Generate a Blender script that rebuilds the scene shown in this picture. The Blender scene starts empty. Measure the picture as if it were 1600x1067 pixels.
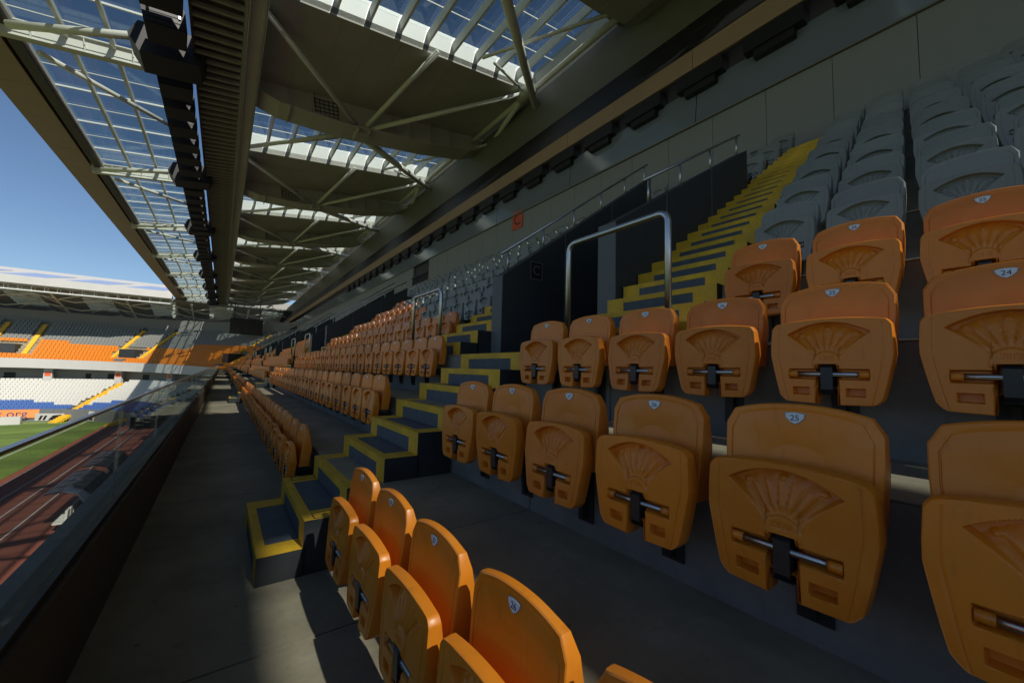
import bpy, math, random
import numpy as np
from mathutils import Vector, Matrix
random.seed(7)
S = bpy.context.scene
C = S.collection
# ---------------------------------------------------------------- camera
YAW, PITCH, ROLL, FPX = math.radians(36.687), math.radians(4.393), math.radians(1.593), 602.77
EYE = Vector((0, 0, 1.4))
fw = Vector((math.sin(YAW)*math.cos(PITCH), math.cos(YAW)*math.cos(PITCH), math.sin(PITCH)))
r0 = Vector((math.cos(YAW), -math.sin(YAW), 0)); u0 = r0.cross(fw)
rt = r0*math.cos(ROLL) + u0*math.sin(ROLL); up = -r0*math.sin(ROLL) + u0*math.cos(ROLL)
cd = bpy.data.cameras.new('camera'); cam = bpy.data.objects.new('camera', cd); C.objects.link(cam)
cd.sensor_width = 36; cd.lens = FPX/1600*36; cd.clip_start = .02; cd.clip_end = 3000
cam.matrix_world = Matrix(((rt.x, up.x, -fw.x, EYE.x), (rt.y, up.y, -fw.y, EYE.y), (rt.z, up.z, -fw.z, EYE.z), (0, 0, 0, 1)))
S.camera = cam
# ---------------------------------------------------------------- light
LD = Vector((-.2, 1.14, -1)).normalized()
EL = math.asin(-LD.z); AZ = math.atan2(-LD.x, -LD.y)
w = bpy.data.worlds.new('World'); S.world = w; w.use_nodes = True
nt = w.node_tree; bg = nt.nodes['Background']
sky = nt.nodes.new('ShaderNodeTexSky'); sky.sky_type = 'NISHITA'; sky.sun_disc = False
sky.sun_elevation = EL; sky.sun_rotation = AZ; sky.air_density = 1.0; sky.dust_density = .1; sky.ozone_density = 4.5
nt.links.new(sky.outputs[0], bg.inputs[0]); bg.inputs[1].default_value = .075
sl = bpy.data.lights.new('sun', 'SUN'); sl.energy = 5.0; sl.angle = math.radians(.53); sl.color = (1, .93, .82)
so = bpy.data.objects.new('sun', sl); C.objects.link(so); so.rotation_euler = LD.to_track_quat('-Z', 'Y').to_euler(); so.location = (5, -30, 40)
S.view_settings.view_transform = 'Standard'; S.view_settings.look = 'None'; S.view_settings.gamma = 1
S.view_settings.exposure = 0.3
S.render.engine = 'CYCLES'
S.cycles.max_bounces = 8; S.cycles.transparent_max_bounces = 16; S.cycles.diffuse_bounces = 5

# ---------------------------------------------------------------- materials
def mat(name, col, rough=.6, metal=0, noise=0, nscale=6, bump=0, col2=None, spec=.5, stretch=None):
    m = bpy.data.materials.new(name); m.use_nodes = True
    t = m.node_tree; b = t.nodes['Principled BSDF']
    b.inputs['Base Color'].default_value = (*col, 1); b.inputs['Roughness'].default_value = rough
    b.inputs['Metallic'].default_value = metal; b.inputs['Specular IOR Level'].default_value = spec
    if noise or bump:
        tc = t.nodes.new('ShaderNodeTexCoord'); n = t.nodes.new('ShaderNodeTexNoise')
        n.inputs['Scale'].default_value = nscale; n.inputs['Detail'].default_value = 8; n.inputs['Roughness'].default_value = .65
        src = tc.outputs['Object']
        if stretch:
            mp = t.nodes.new('ShaderNodeMapping'); mp.inputs['Scale'].default_value = stretch
            t.links.new(src, mp.inputs[0]); src = mp.outputs[0]
        t.links.new(src, n.inputs['Vector'])
        if noise:
            r = t.nodes.new('ShaderNodeValToRGB')
            c2 = col2 or tuple(c*(1-noise) for c in col)
            r.color_ramp.elements[0].position = .3; r.color_ramp.elements[1].position = .7
            r.color_ramp.elements[0].color = (*c2, 1); r.color_ramp.elements[1].color = (*[min(1, c*(1+noise*.4)) for c in col], 1)
            t.links.new(n.outputs[0], r.inputs[0]); t.links.new(r.outputs[0], b.inputs['Base Color'])
            q = t.nodes.new('ShaderNodeMapRange'); q.inputs[3].default_value = max(.05, rough-.1); q.inputs[4].default_value = min(1, rough+.12)
            t.links.new(n.outputs[0], q.inputs[0]); t.links.new(q.outputs[0], b.inputs['Roughness'])
        if bump:
            n2 = t.nodes.new('ShaderNodeTexNoise'); n2.inputs['Scale'].default_value = nscale*12; n2.inputs['Detail'].default_value = 5
            t.links.new(src, n2.inputs['Vector'])
            bp = t.nodes.new('ShaderNodeBump'); bp.inputs['Strength'].default_value = bump; bp.inputs['Distance'].default_value = .01
            t.links.new(n2.outputs[0], bp.inputs['Height']); t.links.new(bp.outputs[0], b.inputs['Normal'])
    return m
def glassmat(name, tint, fres=1.5, boost=0.0):
    m = bpy.data.materials.new(name); m.use_nodes = True; t = m.node_tree
    t.nodes.remove(t.nodes['Principled BSDF']); o = t.nodes['Material Output']
    tr = t.nodes.new('ShaderNodeBsdfTransparent'); tr.inputs[0].default_value = (*tint, 1)
    gl = t.nodes.new('ShaderNodeBsdfGlossy'); gl.inputs['Roughness'].default_value = .03; gl.inputs[0].default_value = (.9, .95, 1, 1)
    lw = t.nodes.new('ShaderNodeLayerWeight'); lw.inputs[0].default_value = .5
    pw = t.nodes.new('ShaderNodeMath'); pw.operation = 'POWER'; pw.inputs[1].default_value = 5.0
    fr = t.nodes.new('ShaderNodeMapRange'); fr.inputs[3].default_value = .04 + boost; fr.inputs[4].default_value = .5
    t.links.new(lw.outputs['Facing'], pw.inputs[0]); t.links.new(pw.outputs[0], fr.inputs[0])
    mx = t.nodes.new('ShaderNodeMixShader')
    t.links.new(fr.outputs[0], mx.inputs[0]); t.links.new(tr.outputs[0], mx.inputs[1]); t.links.new(gl.outputs[0], mx.inputs[2])
    t.links.new(mx.outputs[0], o.inputs[0])
    return m
M = {}
def defm(k, *a, **kw): M[k] = mat(k, *a, **kw)
defm('orange', (.74, .225, .014), .36, noise=.1, nscale=3, bump=.03)
defm('orange_old', (.69, .205, .014), .43, noise=.14, nscale=4, bump=.04)
defm('grey_seat', (.235, .245, .232), .45, noise=.1, nscale=3, bump=.04)
defm('white_seat', (.56, .56, .52), .5); defm('blue_seat', (.06, .13, .36), .45)
defm('yellow', (.74, .43, .018), .6, noise=.28, nscale=5, bump=.1)
defm('tread', (.085, .105, .125), .75, noise=.25, nscale=8, bump=.2)
defm('dark_paint', (.022, .026, .03), .55, noise=.25, nscale=3, bump=.05)
defm('dark_wall', (.035, .04, .046), .6, noise=.2, nscale=2, bump=.05)
defm('mid_grey_wall', (.13, .14, .145), .6, noise=.12, nscale=2)
defm('concrete', (.31, .265, .185), .85, noise=.38, nscale=1.3, bump=.35)
defm('concrete_riser', (.23, .225, .205), .85, noise=.35, nscale=1.8, bump=.3)
defm('parapet', (.10, .075, .055), .6, noise=.2, nscale=3, bump=.05)
defm('steel', (.55, .57, .6), .32, 1.0, noise=.12, nscale=9)
defm('tube_steel', (.42, .44, .47), .28, 1.0)
defm('black', (.007, .007, .008), .55); defm('black_plastic', (.02, .022, .026), .4)
defm('dark_metal', (.05, .05, .052), .5, .6)
defm('badge', (.72, .78, .84), .4); defm('badge_rim', (.3, .33, .36), .4); defm('ink', (.015, .04, .14), .5); defm('black_ink', (.012, .012, .012), .6)
defm('truss', (.72, .72, .65), .5, noise=.08, nscale=2)
defm('roof_white', (.74, .75, .72), .5); defm('ceiling', (.42, .41, .355), .65, noise=.12, nscale=.5)
defm('girder', (.46, .45, .395), .6, noise=.1, nscale=.8)
defm('soffit', (.36, .26, .16), .5, noise=.15, nscale=.7); defm('gutter', (.07, .068, .06), .6, noise=.3, nscale=1.5)
defm('catwalk', (.3, .28, .23), .6, noise=.2, nscale=2)
defm('fascia', (.17, .17, .15), .55, noise=.08, nscale=.6); defm('brown_trim', (.36, .24, .14), .5, noise=.1, nscale=1)
defm('wall_panel', (.26, .26, .245), .6, noise=.06, nscale=.6)
defm('red_sign', (.6, .09, .03), .5); defm('white_paint', (.44, .44, .42), .55, noise=.06, nscale=.4)
defm('membrane_blue', (.24, .32, .50), .5); defm('membrane', (.48, .48, .46), .5)
defm('grass', (.12, .19, .028), .9, noise=.3, nscale=.35, bump=.3); defm('grass_dark', (.09, .15, .02), .9, noise=.3, nscale=.35, bump=.3)
defm('track', (.27, .075, .045), .85, noise=.15, nscale=.5, bump=.2); defm('line_paint', (.7, .7, .68), .7)
defm('banner_orange', (.75, .25, .07), .6); defm('screen', (.008, .009, .01), .25)
defm('asphalt', (.09, .09, .085), .9, noise=.2, nscale=.1)
defm('navy', (.03, .045, .09), .35)
def vary(mname, lo, hi, fade, dirt):
    """per-object tone, sun-bleached patches, fine scratches and grime"""
    m = M[mname]; t = m.node_tree; b = t.nodes['Principled BSDF']; L = t.links
    src = b.inputs['Base Color'].links[0].from_socket
    oi = t.nodes.new('ShaderNodeObjectInfo'); mr = t.nodes.new('ShaderNodeMapRange'); mr.inputs[3].default_value = lo; mr.inputs[4].default_value = hi
    L.new(oi.outputs['Random'], mr.inputs[0])
    hsv = t.nodes.new('ShaderNodeHueSaturation'); L.new(mr.outputs[0], hsv.inputs['Value']); L.new(src, hsv.inputs['Color'])
    tc = t.nodes.new('ShaderNodeTexCoord'); ad = t.nodes.new('ShaderNodeVectorMath'); ad.operation = 'ADD'
    L.new(tc.outputs['Object'], ad.inputs[0]); L.new(oi.outputs['Random'], ad.inputs[1])
    def layer(prev, scale, st, p0, p1, col, amt, detail=6):
        mp = t.nodes.new('ShaderNodeMapping'); mp.inputs['Scale'].default_value = st; L.new(ad.outputs[0], mp.inputs[0])
        n = t.nodes.new('ShaderNodeTexNoise'); n.inputs['Scale'].default_value = scale; n.inputs['Detail'].default_value = detail; L.new(mp.outputs[0], n.inputs['Vector'])
        q = t.nodes.new('ShaderNodeMapRange'); q.inputs[1].default_value = p0; q.inputs[2].default_value = p1; q.inputs[4].default_value = amt; L.new(n.outputs[0], q.inputs[0])
        mx = t.nodes.new('ShaderNodeMix'); mx.data_type = 'RGBA'; L.new(q.outputs[0], mx.inputs[0]); L.new(prev, mx.inputs[6]); mx.inputs[7].default_value = (*col, 1)
        return mx.outputs[2]
    o = layer(hsv.outputs[0], 5, (1, 1, 1), .52, .8, fade, .30)
    o = layer(o, 26, (1, 1.2, .35), .60, .75, dirt, .22)
    o = layer(o, 60, (1, .25, 3.5), .66, .72, fade, .30)
    L.new(o, b.inputs['Base Color'])
vary('orange', .86, 1.06, (.80, .36, .10), (.16, .075, .03)); vary('orange_old', .84, 1.04, (.80, .38, .13), (.15, .075, .035)); vary('grey_seat', .82, 1.08, (.3, .31, .30), (.08, .08, .075))
vary('yellow', .9, 1.05, (.5, .4, .1), (.06, .055, .04)); vary('concrete', .92, 1.06, (.33, .31, .26), (.09, .085, .07)); vary('concrete_riser', .94, 1.05, (.30, .30, .28), (.09, .09, .08)); vary('tread', .9, 1.1, (.17, .18, .18), (.04, .04, .04))
def spots(mname):
    m = M[mname]; t = m.node_tree; b = t.nodes['Principled BSDF']; src = b.inputs['Base Color'].links[0].from_socket
    ge = t.nodes.new('ShaderNodeNewGeometry'); v = t.nodes.new('ShaderNodeTexVoronoi'); v.inputs['Scale'].default_value = 5.5; t.links.new(ge.outputs['Position'], v.inputs['Vector'])
    q = t.nodes.new('ShaderNodeMapRange'); q.inputs[1].default_value = .075; q.inputs[2].default_value = .05; q.inputs[4].default_value = .55; t.links.new(v.outputs['Distance'], q.inputs[0])
    mx = t.nodes.new('ShaderNodeMix'); mx.data_type = 'RGBA'; t.links.new(q.outputs[0], mx.inputs[0]); t.links.new(src, mx.inputs[6]); mx.inputs[7].default_value = (.05, .048, .042, 1)
    n = t.nodes.new('ShaderNodeTexNoise'); n.inputs['Scale'].default_value = .9; n.inputs['Detail'].default_value = 9; n.inputs['Roughness'].default_value = .7; t.links.new(ge.outputs['Position'], n.inputs['Vector'])
    q2 = t.nodes.new('ShaderNodeMapRange'); q2.inputs[1].default_value = .5; q2.inputs[2].default_value = .68; q2.inputs[4].default_value = .6; t.links.new(n.outputs[0], q2.inputs[0])
    m2 = t.nodes.new('ShaderNodeMix'); m2.data_type = 'RGBA'; t.links.new(q2.outputs[0], m2.inputs[0]); t.links.new(mx.outputs[2], m2.inputs[6]); m2.inputs[7].default_value = (.13, .125, .10, 1)
    t.links.new(m2.outputs[2], b.inputs['Base Color'])
spots('concrete')
M['glass'] = glassmat('glass', (.88, .91, .88), 1.6, .06)
M['roof_glass'] = glassmat('roof_glass', (.70, .74, .74), 1.45)
m = mat('window_glass', (.17, .20, .235), .12, spec=.8); M['window_glass'] = m

# ---------------------------------------------------------------- helpers
class MB:
    def __init__(s): s.v = []; s.f = []; s.mi = []
    def quad(s, a, b, c, d, m=0):
        i = len(s.v); s.v += [a, b, c, d]; s.f.append((i, i+1, i+2, i+3)); s.mi.append(m)
    def poly(s, pts, m=0):
        i = len(s.v); s.v += list(pts); s.f.append(tuple(range(i, i+len(pts)))); s.mi.append(m)
    def box(s, x0, x1, y0, y1, z0, z1, m=0):
        i = len(s.v)
        s.v += [(x, y, z) for z in (z0, z1) for y in (y0, y1) for x in (x0, x1)]
        for f in ((0, 2, 3, 1), (4, 5, 7, 6), (0, 1, 5, 4), (2, 6, 7, 3), (0, 4, 6, 2), (1, 3, 7, 5)):
            s.f.append(tuple(i+k for k in f)); s.mi.append(m)
    def prism(s, prof, y0, y1, m=0):           # profile in (x,z), extruded along y
        n = len(prof); i = len(s.v)
        s.v += [(x, y0, z) for x, z in prof] + [(x, y1, z) for x, z in prof]
        s.f.append(tuple(range(i, i+n))); s.mi.append(m); s.f.append(tuple(range(i+2*n-1, i+n-1, -1))); s.mi.append(m)
        for k in range(n):
            l = (k+1) % n; s.f.append((i+k, i+n+k, i+n+l, i+l)); s.mi.append(m)
    def tube(s, pts, r, n=10, m=0, cap=True):
        pts = [Vector(p) for p in pts]; rings = []
        for k, p in enumerate(pts):
            d = (pts[min(k+1, len(pts)-1)] - pts[max(k-1, 0)]).normalized()
            a = d.orthogonal().normalized() if k == 0 else (a - d*a.dot(d)).normalized()
            b = d.cross(a); i = len(s.v)
            s.v += [tuple(p + a*math.cos(2*math.pi*j/n)*r + b*math.sin(2*math.pi*j/n)*r) for j in range(n)]
            rings.append(i)
        for i, j in zip(rings, rings[1:]):
            for k in range(n):
                l = (k+1) % n; s.f.append((i+k, i+l, j+l, j+k)); s.mi.append(m)
        if cap:
            s.f.append(tuple(rings[0]+k for k in range(n-1, -1, -1))); s.mi.append(m)
            s.f.append(tuple(rings[-1]+k for k in range(n))); s.mi.append(m)
    def mesh(s, name, mats, smooth=False, bevel=0):
        me = bpy.data.meshes.new(name); me.from_pydata(s.v, [], s.f)
        if isinstance(mats, str): mats = [mats]
        for k in mats: me.materials.append(M[k])
        me.polygons.foreach_set('material_index', s.mi)
        if smooth: me.shade_smooth()
        me.update(); return me
    def build(s, name, mats, parent=None, smooth=False, loc=None):
        return link(name, s.mesh(name, mats, smooth), parent, loc)
def link(name, me, parent=None, loc=None, rot=None):
    o = bpy.data.objects.new(name, me); C.objects.link(o)
    if parent: o.parent = parent
    if loc: o.location = loc
    if rot: o.rotation_euler = rot
    return o
def tag(o, label=None, cat=None, group=None, kind=None):
    if label: o['label'] = label
    if cat: o['category'] = cat
    if group: o['group'] = group
    if kind: o['kind'] = kind
    return o
def empty(name, loc=(0, 0, 0), label=None, cat=None, group=None, kind=None):
    return tag(link(name, None, None, loc), label, cat, group, kind)
def bev(o, wdt=.006, seg=2):
    b = o.modifiers.new('bevel', 'BEVEL'); b.width = wdt; b.segments = seg; b.limit_method = 'ANGLE'; return o
def text_mesh(txt, size, m):
    cu = bpy.data.curves.new('lettering', 'FONT'); cu.body = txt; cu.size = size; cu.align_x = 'CENTER'; cu.align_y = 'CENTER'
    cu.extrude = .0004; cu.resolution_u = 3
    o = bpy.data.objects.new('lettering', cu); me = bpy.data.meshes.new_from_object(o); bpy.data.objects.remove(o)
    me.materials.clear(); me.materials.append(M[m]); return me
ORD = ['first', 'second', 'third', 'fourth', 'fifth', 'sixth', 'seventh', 'eighth', 'ninth', 'tenth', 'eleventh', 'twelfth', 'thirteenth', 'fourteenth', 'fifteenth',
       'sixteenth', 'seventeenth', 'eighteenth', 'nineteenth', 'twentieth', 'twenty-first', 'twenty-second', 'twenty-third', 'twenty-fourth', 'twenty-fifth', 'twenty-sixth', 'twenty-seventh', 'twenty-eighth']

_t = {20: 'twent', 30: 'thirt', 40: 'fort', 50: 'fift'}
for _k in range(29, 60):
    _a, _b = _k//10*10, _k % 10
    ORD.append(_t[_a]+'ieth' if _b == 0 else _t[_a]+'y-'+ORD[_b-1])
# ---------------------------------------------------------------- stand geometry constants
RISE, RUN, NR = .53, .78, 12
def seatX(r): return .70 + RUN*r
def riserX(r): return .84 + RUN*r          # face behind the seats of row r
def floorZ(r): return RISE*r
PER = 13.9                                  # spacing of stairways / vomitories along the stand
YEND = 100.0
YS = 73.7                                   # the side stand runs straight to here, then turns through the corner
SH, GO = .1767, .2617                       # stair rise and going
ST0, ST1 = 2.97, 4.19                       # lower flight, near one
UNITS = [k*PER for k in range(0, 5)]
PITCH_Z = -8.1
# ---- terrace rows (structure)
terr = empty('terrace', (0, 0, 0), kind='structure')
def segs(cuts, a, b):
    out = []; p = a
    for c0, c1 in sorted(cuts):
        if c0 > p: out.append((p, min(c0, b)))
        p = max(p, c1)
    if p < b: out.append((p, b))
    return out
for r in range(0, NR):
    x0 = -.45 if r == 0 else riserX(r-1)
    x1 = riserX(r) + .05
    if r == NR-1: x1 = 9.95
    if r == 0: continue
    cuts = [(2.62+u, 4.32+u) for u in UNITS] if 4 <= r <= 7 else []
    for a, b in segs(cuts, -16, YS):
        q = MB(); z = floorZ(r)
        n = max(1, int(round((b-a)/5.8)))
        for k in range(n):
            ya, yb = a + (b-a)*k/n, a + (b-a)*(k+1)/n
            q.box(x0, x1, ya + .004, yb - .004, z-RISE-.12, z-.012); q.mi[-6:] = [0]*6
            q.box(x0-.006, x1, ya + .004, yb - .004, z-.012, z, 1)
        bev(q.build('terrace_step', ['concrete_riser', 'concrete'], terr), .008, 2)
# front gangway slabs
for k in range(-5, 24):
    y0 = 5.16 + 2.87*k
    q = MB(); q.box(-.452, riserX(0)+.04, y0+.006, y0+2.87-.006, -.3, random.uniform(-.004, 0))
    q.build('floor_slab', 'concrete', terr)
q = MB(); q.box(-.46, .9, -16, YS, -.5, -.305); q.build('slab_underside', 'concrete_riser', terr)

# ---- parapet with glass
par = empty('parapet', (-.5, 0, 0), 'low dark parapet wall with glass balustrade along the front gangway', 'balustrade')
q = MB(); q.prism([(-.08, -.9), (.05, -.9), (.05, .5), (-.08, .5)], -16, YS); q.build('parapet_wall', 'parapet', par)
q = MB(); q.prism([(-.3, -.95), (-.08, -.95), (-.08, -.35), (-.3, -.4)], -16, YS); q.build('outer_ledge', 'concrete_riser', par)
q = MB(); q.box(-.035, .03, -16, YS, .5, .535); q.build('base_channel', 'dark_metal', par)
g = MB(); g.box(-.008, .008, .008, 1.792, .537, 1.118); gme = g.mesh('glass_pane', 'glass')
c = MB(); c.box(-.011, .011, .0, 1.8, 1.119, 1.131); cme = c.mesh('cap_rail', 'tube_steel')
for k in range(-8, 40):
    link('glass_pane', gme, par, (0, 1.7+1.8*k, 0)); link('cap_rail', cme, par, (0, 1.7+1.8*k, 0))

# ---- stair steps: dark block, yellow frame, grey centre
def step_mesh(wd, go, rise, depth, side, front):
    q = MB(); y0, y1 = 0, wd
    # sides, back, bottom
    q.quad((0, y0, -depth), (go+.02, y0, -depth), (go+.02, y0, rise), (0, y0, rise), 2)
    q.quad((go+.02, y1, -depth), (0, y1, -depth), (0, y1, rise), (go+.02, y1, rise), 2)
    q.quad((go+.02, y0, -depth), (go+.02, y1, -depth), (go+.02, y1, rise), (go+.02, y0, rise), 2)
    if depth > 0: q.quad((0, y1, -depth), (0, y0, -depth), (0, y0, 0), (0, y1, 0), 2)
    # riser at x=0 : frame + recessed centre
    e = .004
    a0, a1, zt = y0+side, y1-side, rise-front
    q.quad((0, y1, 0), (0, a1, 0), (0, a1, rise), (0, y1, rise), 0); q.quad((0, a0, 0), (0, y0, 0), (0, y0, rise), (0, a0, rise), 0)
    q.quad((0, a1, zt), (0, a0, zt), (0, a0, rise), (0, a1, rise), 0)
    q.quad((e, a1, 0), (e, a0, 0), (e, a0, zt), (e, a1, zt), 1)
    q.quad((0, a1, zt), (e, a1, zt), (e, a0, zt), (0, a0, zt), 0); q.quad((0, a0, 0), (0, a0, zt), (e, a0, zt), (e, a0, 0), 0); q.quad((0, a1, zt), (0, a1, 0), (e, a1, 0), (e, a1, zt), 0)
    # tread
    G = go+.02; t0 = front
    q.quad((0, y0, rise), (t0, y0, rise), (t0, y1, rise), (0, y1, rise), 0)
    q.quad((t0, y0, rise), (G, y0, rise), (G, a0, rise), (t0, a0, rise), 0); q.quad((t0, a1, rise), (G, a1, rise), (G, y1, rise), (t0, y1, rise), 0)
    q.quad((t0, a0, rise-e), (G, a0, rise-e), (G, a1, rise-e), (t0, a1, rise-e), 1)
    q.quad((t0, a0, rise), (t0, a0, rise-e), (t0, a1, rise-e), (t0, a1, rise), 0); q.quad((t0, a0, rise-e), (t0, a0, rise), (G, a0, rise), (G, a0, rise-e), 0); q.quad((t0, a1, rise), (t0, a1, rise-e), (G, a1, rise-e), (G, a1, rise), 0)
    return q.mesh('step', ['yellow', 'tread', 'dark_paint'])
LOW = [step_mesh(ST1-ST0, GO, SH, d, .19, .06) for d in (0, SH, 0)]
def where(k): return ['nearest the camera', 'second along the stand', 'third along the stand', 'fourth along the stand', 'fifth along the stand', 'sixth along the stand', 'seventh along the stand'][k]
one = text_mesh('1', .11, 'black_ink')
for ui, u in enumerate(UNITS):
    t = empty('stairs', (.25, ST0+u, 0), 'yellow edged concrete stairs rising from the front gangway, flight %s' % where(ui), 'stairs', 'lower flights')
    for j in range(9):
        link('step', LOW[1 if j % 3 else 0], t, (GO*j, 0, SH*j))
    if ui < 3:                                  # row-number plates painted on the second tread
        for y in (.075, 1.145):
            p = MB(); x0, x1 = .06, .26
            for a in ((x0, x1, y-.06, y-.053), (x0, x1, y+.053, y+.06), (x0, x0+.007, y-.053, y+.053), (x1-.007, x1, y-.053, y+.053)):
                p.box(*a, 0, .0015)
            pl = p.build('row_plate', 'black_ink', t, loc=(GO, 0, 2*SH+.0005))
            link('row_number', one, pl, (.16, y, .0015), (0, 0, -math.pi/2))
# upper flights either side of the vomitory
def flight_edges(u, near):
    if near: return (lambda x: 1.38+.118*(x-2.74)+u), (lambda x: 2.46+.03*(x-2.74)+u)
    return (lambda x: 4.46+u), (lambda x: 5.55+u)
def upper_flight(u, near, ui):
    t = empty('stairs', (2.478, u + (2 if near else 5), floorZ(3)), 'tall yellow upper stairs with grey strips, %s side of vomitory %s' % ('near' if near else 'far', where(ui)), 'stairs', 'upper flights')
    A, B = flight_edges(u, near)
    for i in range(24):
        x = 2.478 + GO*i
        a, b = A(x)+.0, B(x)-.0
        me = step_mesh(b-a, GO, SH, SH if i % 3 else 0, .19, .045)
        link('step', me, t, (x-2.478, a-t.location.y, SH*i))
    return t
for ui, u in enumerate(UNITS):
    upper_flight(u, True, ui); upper_flight(u, False, ui)

# ---- vomitory: walls, floor, tunnel, rails
def top_z(x): return 2.69 + .73*(x-2.95)
def rail(pts, posts, r=.021):
    q = MB(); q.tube(pts, r)
    for p, h in posts: q.tube([p, (p[0], p[1], p[2]+h)], r*.8)
    return q
for ui, u in enumerate(UNITS):
    v = empty('vomitory', (3, 3.45+u, floorZ(3)), 'dark walled entrance tunnel between two yellow stairs, %s' % where(ui), 'entrance', 'vomitories')
    o = lambda x, y, z: (x-3, y-3.45, z-floorZ(3))
    def wall(nm, ya, yb, x0, x1, zt, ms):
        q = MB(); prof = [(x0-3, -.3), (x1-3, -.3), (x1-3, zt(x1)-floorZ(3)), (x0-3, zt(x0)-floorZ(3))]
        q.prism(prof, ya-3.45, yb-3.45, 0); wo = q.build(nm, ms, v)
        return wo
    wn = wall('near_wall', 2.50, 2.73, 3.17, 6.35, lambda x: 2.98+.62*(x-3.17), 'dark_wall')
    wf = wall('far_wall', 4.20, 4.43, 2.95, 6.35, top_z, 'dark_wall')
    for ww, ya, yb, x0, zz in ((wn, 2.50, 2.73, 3.17, 2.98), (wf, 4.20, 4.43, 2.95, 2.69)):
        q = MB(); q.box(x0-.012-3, x0-.001-3, ya-3.45, yb-3.45, -.1, zz-floorZ(3)); q.build('end_panel', 'mid_grey_wall', ww)
    for xx in (4.1, 5.2):
        q = MB(); q.box(xx-3, xx+.012-3, 4.194-3.45, 4.2-3.45, 0, top_z(xx)-floorZ(3)); q.build('panel_seam', 'mid_grey_wall', wf)
        q = MB(); q.box(xx-3, xx+.012-3, 2.494-3.45, 2.5-3.45, .2, 2.98+.62*(xx-3.17)-floorZ(3)); q.build('panel_seam', 'mid_grey_wall', wn)
    q = MB(); q.box(2.36-3, 9.3-3, 2.73-3.45, 4.2-3.45, -.25, 0); q.build('tunnel_floor', 'tread', v)
    q = MB(); q.box(6.3-3, 9.4-3, 2.6-3.45, 2.73-3.45, 0, 3.0); q.box(6.3-3, 9.4-3, 4.2-3.45, 4.33-3.45, 0, 3.0); q.box(9.3-3, 9.4-3, 2.73-3.45, 4.2-3.45, 0, 3.0)
    q.build('tunnel_lining', 'dark_paint', v)
    # rails on top of both walls
    for nm, yy, zf, xs in (('far_rail', 4.31, top_z, (3.1, 3.75, 4.4, 5.05, 5.7, 6.3)), ('near_rail', 2.61, lambda x: 2.98+.62*(x-3.17), (3.9, 4.6, 5.4, 6.25))):
        q = rail([o(x, yy, zf(x)+.30) for x in (xs[0]-.1, xs[-1]+.1)], [(o(x, yy, zf(x)), .30) for x in xs], .018); q.build(nm, 'steel', v, True)
    q = MB()
    sg = MB(); sg.box(-.11, .11, -.004, 0, -.13, .13); s = sg.build('block_sign', 'black', v, loc=o(3.53, 4.197, 2.85))
    fr = MB()
    for a in ((-.11, .11, .12, .13), (-.11, .11, -.13, -.12), (-.11, -.1, -.12, .12), (.1, .11, -.12, .12)): fr.box(a[0], a[1], -.007, -.004, a[2], a[3])
    fr.build('sign_frame', 'mid_grey_wall', s)
    if ui < 4: link('sign_letter', LC if ui else (LC := text_mesh('C', .2, 'mid_grey_wall')), s, (0, -.006, 0), (math.pi/2, 0, 0))
    # hoop handrails at the tunnel mouth
    for nm, ya, yb in (('near', 1.47, 2.44), ('far', 4.98, 5.95)):
        h = empty('handrail', (2.43, (ya+yb)/2+u, floorZ(3)), 'galvanised hoop handrail on the %s side of the tunnel mouth, %s' % (nm, where(ui)), 'handrail', 'hoop handrails')
        d = (yb-ya)/2; R = .07; pts = [(0, -d, -.0), (0, -d, .96-R)]
        pts += [(0, -d+R-R*math.cos(a), .96-R+R*math.sin(a)) for a in (.4, .8, 1.2)] + [(0, -d+R, .96), (0, d-R, .96)]
        pts += [(0, d-R+R*math.sin(a), .96-R+R*math.cos(a)) for a in (.4, .8, 1.2)] + [(0, d, .96-R), (0, d, 0)]
        q = MB(); q.tube(pts, .024, 12); q.build('rail', 'steel', h, True)
        q = MB()
        for s_ in (-d, d): q.box(-.06, .06, s_-.06, s_+.06, 0, .012)
        q.build('base_plate', 'steel', h)

# ---------------------------------------------------------------- rear wall, box windows, fascia
rw = empty('rear_wall', (9.9, 0, floorZ(11)), 'beige panelled wall behind the topmost row of grey seats', 'wall')
ZB = floorZ(11)
p = MB(); p.box(0, .12, .005, 1.245, 0, 8.25-ZB); pme = p.mesh('wall_panel', 'wall_panel')
for k in range(-13, 60):
    y = .96+1.25*k
    if 22.0 < y < 24.4: continue
    link('wall_panel', pme, rw, (0, y, 0))
q = MB(); q.box(.13, .3, -17, YS+2, -1, 9.3-ZB); q.build('backing', 'dark_wall', rw)
q = MB()
for k in range(14): q.tube([(-.02, 22.5+.17*k, 0), (-.02, 22.5+.17*k, 1.6)], .015, 6)
q.box(-.05, .02, 22.3, 24.9, 1.6, 1.66); q.build('barred_gate', 'dark_metal', rw)
wg = empty('window_band', (9.86, 0, 8.25), 'blue grey glazed box windows above the rear wall', 'windows')
p = MB(); p.prism([(0, 0), (.05, 0), (.05, 1.08), (.16, 1.08), (.11, 1.08), (0, .02)], .01, 4.79); 
p = MB(); p.prism([(0, 0), (.04, 0), (.16, 1.1), (.12, 1.1)], .012, 4.788); wme = p.mesh('window_pane', 'window_glass')
for k in range(-4, 21): link('window_pane', wme, wg, (0, .35+4.8*k, .02))
q = MB(); q.box(-.03, .1, -17, YEND, -.03, .015); q.build('sill', 'fascia', wg)
fb = empty('fascia_beam', (10, 0, 9.4), 'long dark roof-edge beam with a brown strip above the box windows', 'beam')
q = MB(); q.prism([(2.0, 4.0), (2.0, 6.2), (2.4, 6.2), (2.4, 3.9)], -17, 112); q.build('grey_fascia', 'fascia', fb)
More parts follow.
